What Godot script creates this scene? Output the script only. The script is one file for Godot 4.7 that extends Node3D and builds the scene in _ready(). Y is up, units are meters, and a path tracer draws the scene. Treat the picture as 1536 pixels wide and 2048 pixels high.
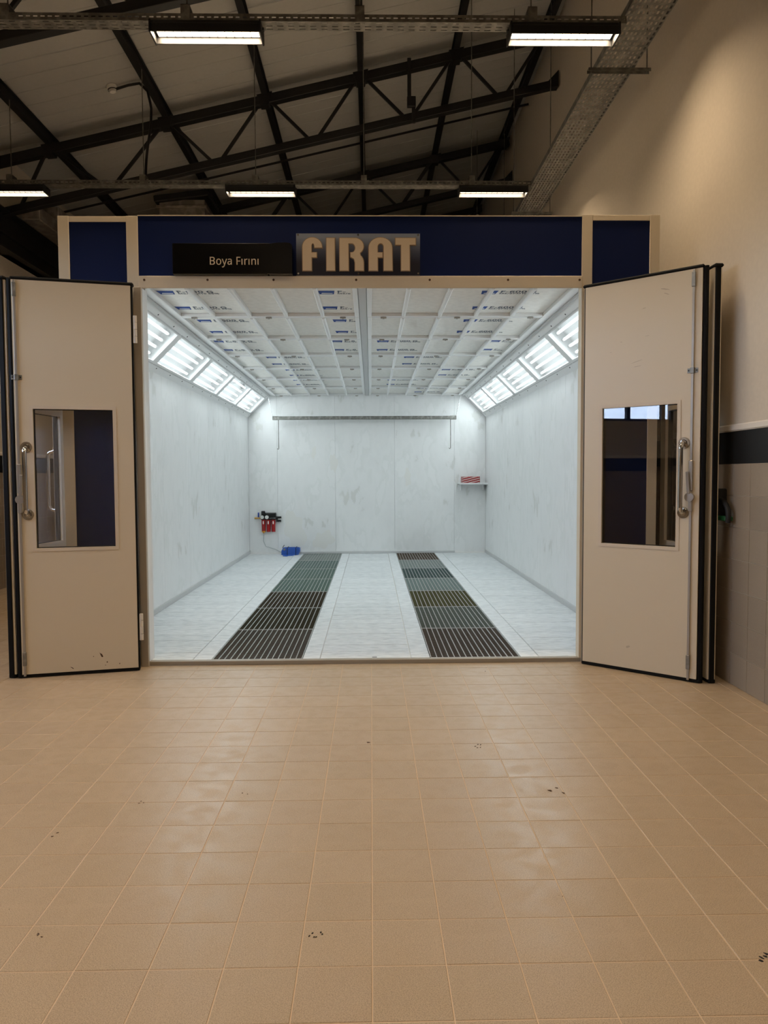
extends Node3D
# Workshop hall with a drive-in paint booth. Units are metres, booth front plane at z = 0, camera looks towards -z.

class Shape:
	var v := PackedVector3Array()
	var n := PackedVector3Array()
	func tri(a: Vector3, b: Vector3, c: Vector3, na: Vector3, nb: Vector3, nc: Vector3) -> void:
		if (b - a).cross(c - a).dot(na + nb + nc) > 0.0:
			v.append_array([a, c, b]); n.append_array([na, nc, nb])
		else:
			v.append_array([a, b, c]); n.append_array([na, nb, nc])
	func flat(a: Vector3, b: Vector3, c: Vector3, towards: Vector3) -> void:
		var f := (b - a).cross(c - a).normalized()
		if f.dot(towards) < 0.0: f = -f
		tri(a, b, c, f, f, f)
	func quad(a: Vector3, b: Vector3, c: Vector3, d: Vector3, towards: Vector3) -> void:
		flat(a, b, c, towards); flat(a, c, d, towards)
	func box(c: Vector3, s: Vector3, ch := 0.0, bs := Basis()) -> Shape:
		var h := s * 0.5
		ch = minf(ch, minf(h.x, minf(h.y, h.z)) * 0.9)
		for ax in 3:
			var p := (ax + 1) % 3
			var q := (ax + 2) % 3
			for sg in [-1.0, 1.0]:
				var o := Vector3.ZERO
				o[ax] = h[ax] * sg
				var e := Vector3.ZERO
				var f := Vector3.ZERO
				e[p] = h[p] - ch
				f[q] = h[q] - ch
				var nn := Vector3.ZERO
				nn[ax] = sg
				quad(c + bs * (o + e + f), c + bs * (o - e + f), c + bs * (o - e - f), c + bs * (o + e - f), bs * nn)
			if ch > 0.0:
				for s1 in [-1.0, 1.0]:
					for s2 in [-1.0, 1.0]:
						var a1 := Vector3.ZERO
						a1[p] = h[p] * s1
						a1[q] = (h[q] - ch) * s2
						var a2 := Vector3.ZERO
						a2[p] = (h[p] - ch) * s1
						a2[q] = h[q] * s2
						var l := Vector3.ZERO
						l[ax] = h[ax] - ch
						var nn2 := Vector3.ZERO
						nn2[p] = s1
						nn2[q] = s2
						quad(c + bs * (a1 + l), c + bs * (a2 + l), c + bs * (a2 - l), c + bs * (a1 - l), bs * nn2)
		if ch > 0.0:
			for sx in [-1.0, 1.0]:
				for sy in [-1.0, 1.0]:
					for sz in [-1.0, 1.0]:
						flat(c + bs * Vector3(h.x * sx, (h.y - ch) * sy, (h.z - ch) * sz), c + bs * Vector3((h.x - ch) * sx, h.y * sy, (h.z - ch) * sz), c + bs * Vector3((h.x - ch) * sx, (h.y - ch) * sy, h.z * sz), bs * Vector3(sx, sy, sz))
		return self
	func span(lo: Vector3, hi: Vector3, ch := 0.0) -> Shape:
		return box((lo + hi) * 0.5, (hi - lo).abs(), ch)
	func bar(a: Vector3, b: Vector3, w: float, t: float, up := Vector3.UP, ch := 0.0) -> Shape:
		var x := (b - a).normalized()
		var z := x.cross(up).normalized()
		var y := z.cross(x).normalized()
		return box((a + b) * 0.5, Vector3(a.distance_to(b), w, t), ch, Basis(x, y, z))
	func cyl(a: Vector3, b: Vector3, r: float, seg := 12, r2 := -1.0) -> Shape:
		if r2 < 0.0: r2 = r
		var z := (b - a).normalized()
		var x := z.cross(Vector3.UP if absf(z.y) < 0.9 else Vector3.RIGHT).normalized()
		var y := z.cross(x)
		for i in seg:
			var d1 := x * cos(TAU * i / seg) + y * sin(TAU * i / seg)
			var d2 := x * cos(TAU * (i + 1) / seg) + y * sin(TAU * (i + 1) / seg)
			tri(a + d1 * r, b + d1 * r2, b + d2 * r2, d1, d1, d2)
			tri(a + d1 * r, b + d2 * r2, a + d2 * r, d1, d2, d2)
			tri(a, a + d1 * r, a + d2 * r, -z, -z, -z)
			tri(b, b + d1 * r2, b + d2 * r2, z, z, z)
		return self
	func tube(pts: PackedVector3Array, r: float, seg := 10, closed := false) -> Shape:
		var m := pts.size()
		var rings := []
		var dirs := []
		var x := Vector3.ZERO
		for i in m:
			var t: Vector3
			if closed: t = (pts[(i + 1) % m] - pts[(i - 1 + m) % m]).normalized()
			else: t = (pts[mini(i + 1, m - 1)] - pts[maxi(i - 1, 0)]).normalized()
			if i == 0: x = t.cross(Vector3.UP if absf(t.y) < 0.9 else Vector3.RIGHT).normalized()
			else: x = (x - t * x.dot(t)).normalized()
			var y := t.cross(x)
			var ring := []
			var dd := []
			for k in seg:
				var d := x * cos(TAU * k / seg) + y * sin(TAU * k / seg)
				ring.append(pts[i] + d * r); dd.append(d)
			rings.append(ring); dirs.append(dd)
		for i in (m if closed else m - 1):
			var j := (i + 1) % m
			for k in seg:
				var l := (k + 1) % seg
				tri(rings[i][k], rings[j][k], rings[j][l], dirs[i][k], dirs[j][k], dirs[j][l])
				tri(rings[i][k], rings[j][l], rings[i][l], dirs[i][k], dirs[j][l], dirs[i][l])
		if not closed:
			for e in [0, m - 1]:
				var t2: Vector3 = (pts[0] - pts[1]).normalized() if e == 0 else (pts[m - 1] - pts[m - 2]).normalized()
				for k in seg: tri(pts[e], rings[e][k], rings[e][(k + 1) % seg], t2, t2, t2)
		return self
	func prism(poly: PackedVector2Array, z0: float, z1: float, t := Transform3D()) -> Shape:
		var ids := Geometry2D.triangulate_polygon(poly)
		for i in range(0, ids.size(), 3):
			for zz in [[z0, -1.0], [z1, 1.0]]:
				var p := [poly[ids[i]], poly[ids[i + 1]], poly[ids[i + 2]]]
				flat(t * Vector3(p[0].x, p[0].y, zz[0]), t * Vector3(p[1].x, p[1].y, zz[0]), t * Vector3(p[2].x, p[2].y, zz[0]), t.basis * Vector3(0, 0, zz[1]))
		var turn := -1.0 if Geometry2D.is_polygon_clockwise(poly) else 1.0
		for i in poly.size():
			var a := poly[i]
			var b := poly[(i + 1) % poly.size()]
			var o := Vector3(b.y - a.y, a.x - b.x, 0) * turn
			quad(t * Vector3(a.x, a.y, z0), t * Vector3(b.x, b.y, z0), t * Vector3(b.x, b.y, z1), t * Vector3(a.x, a.y, z1), t.basis * o)
		return self
	# a sheet of metal with a grid of slots: o is its corner, u and w its sides, both faces 1.5 mm apart
	func slotted(o: Vector3, u: Vector3, w: Vector3, nu: int, nw: int, fu: float, fw: float) -> Shape:
		var nn := u.cross(w).normalized() * 0.0015
		var du := u / nu
		var dw := w / nw
		for i in nu:
			for j in nw:
				var c := o + du * i + dw * j
				var gu := (1.0 - fu) * 0.5
				var gw := (1.0 - fw) * 0.5
				for side in [0.0, 1.0]:
					var s: Vector3 = c + nn * side
					var f: Vector3 = nn * (side - 0.5)
					quad(s, s + du, s + du + dw * gw, s + dw * gw, f)
					quad(s + dw * (1.0 - gw), s + du + dw * (1.0 - gw), s + du + dw, s + dw, f)
					quad(s + dw * gw, s + du * gu + dw * gw, s + du * gu + dw * (1.0 - gw), s + dw * (1.0 - gw), f)
					quad(s + du * (1.0 - gu) + dw * gw, s + du + dw * gw, s + du + dw * (1.0 - gw), s + du * (1.0 - gu) + dw * (1.0 - gw), f)
		return self
	func mesh() -> ArrayMesh:
		var a := []
		a.resize(Mesh.ARRAY_MAX)
		a[Mesh.ARRAY_VERTEX] = v
		a[Mesh.ARRAY_NORMAL] = n
		var m := ArrayMesh.new()
		m.add_surface_from_arrays(Mesh.PRIMITIVE_TRIANGLES, a)
		return m

var M := {}
var taken := {}
var rng := RandomNumberGenerator.new()

func numbered(called: String) -> String:
	if not taken.has(called):
		taken[called] = 0
		return called
	taken[called] += 1
	return "%s_%03d" % [called, taken[called]]

func sh() -> Shape:
	return Shape.new()

func obj(called: String, s, m: Material, parent: Node3D = null) -> MeshInstance3D:
	var o := MeshInstance3D.new()
	o.mesh = s.mesh() if s is Shape else s
	o.material_override = m
	if parent:
		o.name = called
		parent.add_child(o, true)
	else:
		o.name = numbered(called)
		add_child(o, true)
	return o

func tag(o: Node, label: String, category: String, group := "") -> Node:
	o.set_meta("label", label)
	o.set_meta("category", category)
	if group: o.set_meta("group", group)
	return o

func thing(called: String, label: String, category: String, at := Vector3.ZERO, group := "", bs := Basis()) -> Node3D:
	var o := Node3D.new()
	o.name = numbered(called)
	add_child(o, true)
	o.transform = Transform3D(bs, at)
	tag(o, label, category, group)
	return o

func setting(called: String, at := Vector3.ZERO) -> Node3D:
	var o := Node3D.new()
	o.name = called
	add_child(o, true)
	o.position = at
	o.set_meta("kind", "structure")
	return o

func noise_tex(freq: float, colors: Array, offsets: Array, size := 512, type := FastNoiseLite.TYPE_SIMPLEX_SMOOTH, octaves := 4, sd := 1, warp := 0.0) -> NoiseTexture2D:
	var f := FastNoiseLite.new()
	f.noise_type = type
	f.frequency = freq
	f.fractal_octaves = octaves
	f.seed = sd
	if warp > 0.0:
		f.domain_warp_enabled = true
		f.domain_warp_amplitude = warp
		f.domain_warp_frequency = freq * 0.7
	var t := NoiseTexture2D.new()
	t.width = size
	t.height = size
	t.seamless = true
	t.noise = f
	if colors:
		var g := Gradient.new()
		g.colors = PackedColorArray(colors)
		g.offsets = PackedFloat32Array(offsets)
		t.color_ramp = g
	return t

func mat(called: String, c: Color, rough := 0.6, metal := 0.0, tex: Texture2D = null, scale := Vector3.ONE, spec := 0.5) -> StandardMaterial3D:
	var m := StandardMaterial3D.new()
	m.resource_name = called
	m.albedo_color = c
	m.roughness = rough
	m.metallic = metal
	m.metallic_specular = spec
	if tex:
		m.albedo_texture = tex
		m.uv1_triplanar = true
		m.uv1_world_triplanar = true
		m.uv1_scale = scale
	M[called] = m
	return m

func relief(m: StandardMaterial3D, tex: Texture2D, cm: float, scale := Vector3.ONE) -> void:
	m.heightmap_enabled = true
	m.heightmap_texture = tex
	m.heightmap_scale = cm
	m.uv1_triplanar = true
	m.uv1_world_triplanar = true
	if m.albedo_texture == null: m.uv1_scale = scale

func glow(called: String, c: Color, k: float) -> StandardMaterial3D:
	var m := mat(called, Color(0.9, 0.9, 0.9), 0.5)
	m.emission_enabled = true
	m.emission = c
	m.emission_energy_multiplier = k
	return m

# ---------------------------------------------------------------- light, camera
const LAMP_COLOR := Color(1.0, 0.895, 0.76)
const LAMP_POWER := 2.7
const LAMP_GLOW := 6.0
const TUBE_COLOR := Color(0.945, 0.99, 1.0)
const TUBE_POWER := 0.9
const TUBE_GLOW := 1.1

func camera_and_sky() -> void:
	var cam := Camera3D.new()
	cam.name = "camera"
	cam.position = Vector3(0.004, 1.3186, 5.014)
	cam.rotation = Vector3(-0.0494, -0.0178, -0.00494)
	cam.fov = rad_to_deg(2.0 * atan(1024.0 / 1436.86))
	cam.near = 0.05
	cam.far = 100.0
	add_child(cam)
	cam.current = true
	var e := Environment.new()
	var skym := ProceduralSkyMaterial.new()
	skym.sky_top_color = Color(0.70, 0.79, 0.94)
	skym.sky_horizon_color = Color(0.79, 0.865, 0.97)
	skym.ground_bottom_color = Color(0.30, 0.29, 0.27)
	skym.ground_horizon_color = Color(0.40, 0.39, 0.37)
	skym.sky_energy_multiplier = 1.0
	var sky := Sky.new()
	sky.sky_material = skym
	e.background_mode = Environment.BG_SKY
	e.sky = sky
	e.background_energy_multiplier = 16.0
	e.tonemap_mode = Environment.TONE_MAPPER_LINEAR
	e.tonemap_exposure = 1.0
	e.sdfgi_enabled = true
	e.ssao_enabled = true
	e.ssil_enabled = true
	var w := WorldEnvironment.new()
	w.name = "world"
	w.environment = e
	add_child(w)

func area_light(at: Vector3, bs: Basis, size: Vector2, c: Color, power: float, parent: Node3D) -> void:
	var l := AreaLight3D.new()
	l.name = "light"
	l.area_size = size
	l.area_normalize_energy = true
	l.light_color = c
	l.light_energy = power
	l.area_range = 20.0
	l.shadow_enabled = true
	parent.add_child(l, true)
	l.transform = Transform3D(bs, at)

# ---------------------------------------------------------------- materials
func materials() -> void:
	var speck := noise_tex(0.32, [Color(0.80, 0.80, 0.80), Color(0.93, 0.93, 0.93), Color(1, 1, 1)], [0.25, 0.42, 0.62], 512, FastNoiseLite.TYPE_SIMPLEX, 2, 3)
	var patch := noise_tex(0.012, [Color(0.46, 0.46, 0.46), Color(0.37, 0.37, 0.37), Color(0.31, 0.31, 0.31)], [0.2, 0.5, 0.8], 512, FastNoiseLite.TYPE_SIMPLEX_SMOOTH, 5, 8, 30.0)
	var tones := [Color(0.728, 0.64, 0.522), Color(0.722, 0.634, 0.515), Color(0.734, 0.645, 0.526), Color(0.725, 0.636, 0.52)]
	for i in 4:
		var t := mat("tile%d" % i, tones[i], 1.0, 0.0, speck, Vector3(1.6, 1.6, 1.6))
		t.uv1_offset = Vector3(0.13 * i, 0.31 * i, 0.57 * i)
		t.roughness_texture = patch
	mat("grout", Color(0.80, 0.70, 0.58), 0.9)
	for i in 3:
		mat("wall_tile%d" % i, [Color(0.60, 0.545, 0.475), Color(0.585, 0.53, 0.462), Color(0.615, 0.558, 0.487)][i], 0.42, 0.0, speck, Vector3(1.6, 1.6, 1.6))
	mat("wall_grout", Color(0.72, 0.67, 0.60), 0.9)
	var plaster := noise_tex(0.06, [Color(0.985, 0.985, 0.985), Color(1, 1, 1)], [0.3, 0.7], 512, FastNoiseLite.TYPE_SIMPLEX_SMOOTH, 5, 5)
	mat("plaster", Color(0.76, 0.715, 0.645), 0.85, 0.0, plaster, Vector3(0.7, 0.7, 0.7))
	mat("band", Color(0.02, 0.02, 0.022), 0.55)
	mat("rail", Color(0.82, 0.79, 0.74), 0.5)
	mat("ceiling_sheet", Color(0.68, 0.67, 0.645), 0.6, 0.0, plaster, Vector3(0.5, 0.5, 0.5))
	mat("black_steel", Color(0.035, 0.034, 0.033), 0.6)
	var zinc := noise_tex(0.03, [Color(0.82, 0.82, 0.82), Color(1, 1, 1)], [0.35, 0.65], 256, FastNoiseLite.TYPE_CELLULAR, 2, 4)
	mat("zinc", Color(0.62, 0.62, 0.60), 0.42, 0.75, zinc, Vector3(2, 2, 2))
	mat("zinc_dull", Color(0.50, 0.49, 0.46), 0.55, 0.5, zinc, Vector3(2, 2, 2))
	mat("chrome", Color(0.80, 0.79, 0.77), 0.12, 1.0)
	mat("steel", Color(0.66, 0.64, 0.61), 0.38, 0.6)
	mat("jamb", Color(0.70, 0.66, 0.60), 0.4, 0.3)
	mat("sill", Color(0.60, 0.57, 0.52), 0.5, 0.3)
	mat("rubber", Color(0.025, 0.024, 0.023), 0.75, 0.0, null, Vector3.ONE, 0.35)
	var peel := noise_tex(0.09, [], [], 512, FastNoiseLite.TYPE_SIMPLEX_SMOOTH, 2, 12)
	var cream := mat("cream", Color(0.81, 0.76, 0.665), 0.4)
	relief(cream, peel, 0.015, Vector3(4, 4, 4))
	mat("cream_edge", Color(0.80, 0.75, 0.67), 0.5)
	var navy := mat("navy", Color(0.008, 0.085, 0.26), 0.5, 0.0, null, Vector3.ONE, 0.28)
	relief(navy, peel, 0.02, Vector3(4, 4, 4))
	var smear := noise_tex(0.008, [Color(0.93, 0.93, 0.92), Color(0.985, 0.985, 0.985), Color(1, 1, 1), Color(0.975, 0.978, 0.975), Color(1, 1, 1)], [0.15, 0.19, 0.5, 0.68, 0.72], 1024, FastNoiseLite.TYPE_SIMPLEX_SMOOTH, 4, 21, 60.0)
	mat("booth_white", Color(0.925, 0.93, 0.93), 0.5, 0.0, smear, Vector3(0.27, 0.13, 0.27))
	mat("overspray", Color(0.91, 0.91, 0.897), 0.6)
	mat("booth_plain", Color(0.915, 0.92, 0.92), 0.5)
	mat("booth_grey", Color(0.78, 0.785, 0.785), 0.5)
	var scrape := noise_tex(0.02, [Color(0.89, 0.895, 0.9), Color(0.965, 0.968, 0.97), Color(1, 1, 1)], [0.25, 0.42, 0.6], 1024, FastNoiseLite.TYPE_SIMPLEX_SMOOTH, 5, 33, 20.0)
	for i in 3:
		var f := mat("plank%d" % i, [Color(0.885, 0.898, 0.902), Color(0.872, 0.886, 0.89), Color(0.895, 0.908, 0.912)][i], 0.4, 0.0, scrape, Vector3(0.35, 1.0, 1.6))
		f.uv1_offset = Vector3(0.3 * i, 0, 0.7 * i)
	mat("filter", Color(0.95, 0.945, 0.925), 0.95, 0.0, noise_tex(0.05, [Color(0.98, 0.98, 0.98), Color(1, 1, 1)], [0.3, 0.7], 256, FastNoiseLite.TYPE_SIMPLEX, 4, 9), Vector3(1, 1, 1))
	mat("print_blue", Color(0.13, 0.28, 0.58), 0.8)
	mat("print_black", Color(0.34, 0.38, 0.44), 0.8)
	mat("print_white", Color(0.85, 0.86, 0.86), 0.8)
	var g := mat("glass", Color(0.1, 0.12, 0.12, 0.015), 0.0)
	g.transparency = BaseMaterial3D.TRANSPARENCY_ALPHA
	mat("black_gloss", Color(0.012, 0.012, 0.013), 0.16)
	mat("letters", Color(0.80, 0.73, 0.62), 0.5)
	mat("letter_edge", Color(0.58, 0.49, 0.39), 0.6)
	mat("red", Color(0.62, 0.05, 0.07), 0.35)
	mat("blue_hose", Color(0.18, 0.38, 0.75), 0.4)
	mat("blue_lever", Color(0.08, 0.25, 0.62), 0.4)
	mat("brass", Color(0.72, 0.55, 0.28), 0.3, 0.9)
	mat("amber", Color(0.80, 0.55, 0.12), 0.3)
	mat("gauge", Color(0.92, 0.92, 0.90), 0.3)
	mat("clear_hose", Color(0.72, 0.74, 0.74), 0.3)
	mat("green", Color(0.05, 0.30, 0.14), 0.5)
	mat("scuff", Color(0.30, 0.20, 0.12), 0.8)
	mat("faint_mark", Color(0.72, 0.665, 0.58), 0.6)
	mat("dark_mark", Color(0.10, 0.075, 0.055), 0.85)
	mat("pit", Color(0.16, 0.16, 0.15), 0.9)
	mat("duct", Color(0.60, 0.57, 0.53), 0.45, 0.5, zinc, Vector3(1, 1, 1))
	mat("detector", Color(0.85, 0.84, 0.80), 0.5)
	glow("led", LAMP_COLOR, LAMP_GLOW)
	glow("tube_glow", TUBE_COLOR, TUBE_GLOW)

# ---------------------------------------------------------------- the hall
const XR := 2.275
const XL := -4.42
const ZB := -10.2
const ZF := 9.0
const RISE := 0.23
const PURLINS := [-3.76, -2.39, -1.225, -0.092, 1.04, 2.12]

func roof(x: float) -> float:
	return 6.1 + RISE * x

func in_view(p: Vector3) -> float:   # apparent size of a floor piece, 0 when it is out of the frame
	var c := Vector3(0.004, 1.3186, 5.014)
	var q := (p - c) * Basis.from_euler(Vector3(-0.0494, -0.0178, -0.00494))
	if q.z > -0.3: return 0.0
	var px := Vector2(768.0 + 1436.86 * q.x / -q.z, 1024.0 - 1436.86 * q.y / -q.z)
	if px.x < -90.0 or px.x > 1626.0 or px.y > 2190.0 or px.y < 0.0: return 0.0
	return 1.0 / (-q.z * q.length())

func hall() -> void:
	# floor: a slab round the booth, tiles of 20 cm on it
	var fl := setting("floor")
	var s := sh()
	s.span(Vector3(XL, -0.3, 0.0), Vector3(XR, -0.0014, ZF))
	s.span(Vector3(XL, -0.3, ZB), Vector3(-2.116, -0.0014, 0.0))
	s.span(Vector3(2.007, -0.3, ZB), Vector3(XR, -0.0014, 0.0))
	s.span(Vector3(-2.116, -0.3, ZB), Vector3(2.007, -0.0014, -7.13))
	obj("grout_bed", s, M.grout, fl)
	var spots := []
	var zj := 3.1386
	for i in range(-23, 12):
		for k in range(-29, 72):
			var lo := Vector3(i * 0.2, 0, zj - (k + 1) * 0.2)
			var hi := lo + Vector3(0.2, 0, 0.2)
			var a := Vector3(maxf(lo.x, XL), 0, maxf(lo.z, ZB))
			var b := Vector3(minf(hi.x, XR), 0, minf(hi.z, ZF))
			if b.x - a.x < 0.012 or b.z - a.z < 0.012: continue
			if a.z < 0.0 and b.z > 0.0 and a.x < 2.0 and b.x > -2.11: a.z = 0.002
			if a.z < 0.0 and b.z > -7.13 and b.x > -2.116 and a.x < 2.007:
				if a.x < -2.116: b.x = -2.116
				elif b.x > 2.007: a.x = 2.007
				else: continue
				if b.x - a.x < 0.012: continue
			spots.append([in_view((a + b) * 0.5), a, b])
	spots.sort_custom(func(p, q): return p[0] > q[0])
	var whole := sh().box(Vector3(0, -0.006, 0), Vector3(0.1968, 0.012, 0.1968), 0.0012).mesh()
	rng.seed = 11
	var rest := sh()
	for i in spots.size():
		var a: Vector3 = spots[i][1]
		var b: Vector3 = spots[i][2]
		var c := (a + b) * 0.5
		var size := b - a
		if i < 300:
			var m: Mesh = whole if size.x > 0.199 and size.z > 0.199 else sh().box(Vector3(0, -0.006, 0), Vector3(size.x - 0.0032, 0.012, size.z - 0.0032), 0.0012).mesh()
			var t := obj("tile", m, M["tile%d" % rng.randi_range(0, 3)], fl)
			t.position = c + Vector3(0, rng.randf_range(-0.0003, 0.0003), 0)
			t.rotation = Vector3(rng.randf_range(-0.0012, 0.0012), 0, rng.randf_range(-0.0012, 0.0012))
		else:
			rest.box(c + Vector3(0, -0.006, 0), Vector3(size.x - 0.0032, 0.012, size.z - 0.0032))
	obj("tiles_beyond", rest, M.tile0, fl).set_meta("kind", "stuff")

	# side walls: tiled below, a black band and a rail, plaster above
	for side in 2:
		var x: float = XR if side == 0 else XL
		var o := 1.0 if side == 0 else -1.0     # outwards
		var w := setting("wall_right" if side == 0 else "wall_left")
		var body := sh()
		if side == 0:
			body.span(Vector3(x, -0.3, ZB), Vector3(x + 0.2, roof(x) + 0.16, ZF))
		else:
			body.span(Vector3(x, -0.3, ZB), Vector3(x - 0.2, 2.18, ZF))
			body.span(Vector3(x, 2.18, ZB), Vector3(x - 0.2, 3.06, 0.07))
			body.span(Vector3(x, 2.18, 4.55), Vector3(x - 0.2, 3.06, ZF))
			body.span(Vector3(x, 3.06, ZB), Vector3(x - 0.2, roof(x) + 0.16, ZF))
		obj("plaster", body, M.plaster, w)
		obj("grout_bed", sh().span(Vector3(x - o * 0.006, 0, ZB), Vector3(x, 1.386, ZF)), M.wall_grout, w)
		obj("black_band", sh().span(Vector3(x - o * 0.009, 1.386, ZB), Vector3(x, 1.588, ZF)), M.band, w)
		if side == 0: obj("rail", sh().span(Vector3(x - o * 0.022, 1.588, ZB), Vector3(x, 1.632, ZF), 0.008), M.rail, w)
		else: obj("rail", sh().span(Vector3(x - o * 0.022, 1.588, ZB), Vector3(x, 1.632, ZF), 0.008), M.rail, w)
		var one := sh().box(Vector3.ZERO, Vector3(0.008, 0.195, 0.1968), 0.0012).mesh()
		var far := sh()
		for r in 7:
			for k in range(-54, 43):
				var c := Vector3(x - o * 0.006, 0.099 + r * 0.198, 0.667 + k * 0.2)
				if c.z < ZB + 0.1 or c.z > ZF - 0.1: continue
				if (side == 0 and c.z > -0.3 and c.z < 1.3) or (side == 1 and c.z < -3.2 and c.z > -4.4):
					obj("tile", one, M["wall_tile%d" % rng.randi_range(0, 2)], w).position = c
				else:
					far.box(c, Vector3(0.008, 0.195, 0.1968))
		obj("tiles_beyond", far, M.wall_tile0, w).set_meta("kind", "stuff")
	# end walls
	for e in 2:
		var z: float = ZB if e == 0 else ZF
		var d := -0.2 if e == 0 else 0.2
		var w2 := setting("wall_back" if e == 0 else "wall_front")
		var p := PackedVector2Array([Vector2(XL - 0.2, -0.3), Vector2(XR + 0.2, -0.3), Vector2(XR + 0.2, roof(XR) + 0.2), Vector2(XL - 0.2, roof(XL) + 0.2)])
		obj("plaster", sh().prism(p, minf(z, z + d), maxf(z, z + d)), M.plaster, w2)
		if e == 0:
			for k in 7: obj("cover_strip", sh().span(Vector3(XL + 0.5 + k, 3.0, z), Vector3(XL + 0.53 + k, roof(XL + 0.5 + k) + 0.1, z + 0.01)), M.plaster, w2)
	# roof: insulated panels laid down the slope, one metre wide, with a groove at each joint
	var ce := setting("ceiling")
	var up := Vector3(-RISE, 1, 0).normalized()
	var along := Vector3(1, RISE, 0).normalized()
	var bs := Basis(along, up, along.cross(up))
	var mid := (XL + XR) * 0.5
	var ps := sh()
	ps.box(Vector3(0, 0.06, 0), Vector3(7.4, 0.12, 0.992), 0.005)
	for k in 3: ps.box(Vector3(0, -0.0015, -0.25 + k * 0.25), Vector3(7.4, 0.005, 0.03), 0.002)
	var pm := ps.mesh()
	for k in range(0, 20):
		var pn := obj("roof_panel", pm, M.ceiling_sheet, ce)
		pn.transform = Transform3D(bs, Vector3(mid, roof(mid) + 0.155, ZB + 0.3 + k))
	# window in the left wall, out of the frame; the right door's pane mirrors it
	var wi := setting("window_1", Vector3(XL - 0.1, 2.18, 2.556))
	for k in 8: obj("mullion", sh().box(Vector3(0, 0.44, -2.448 + k * 0.612), Vector3(0.09, 0.88, 0.055), 0.004), M.black_steel, wi)
	for k in 7: obj("pane", sh().box(Vector3(0, 0.44, -2.142 + k * 0.612), Vector3(0.006, 0.86, 0.557)), M.glass, wi)
	obj("pane", sh().box(Vector3(0, 0.44, 1.921), Vector3(0.006, 0.86, 0.1)), M.glass, wi)
	obj("mullion", sh().box(Vector3(0, 0.44, 1.983), Vector3(0.09, 0.88, 0.024), 0.004), M.black_steel, wi)
	for y in [0.02, 0.86]: obj("window_frame", sh().box(Vector3(0, y, -0.24), Vector3(0.1, 0.04, 4.46), 0.004), M.black_steel, wi)

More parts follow.
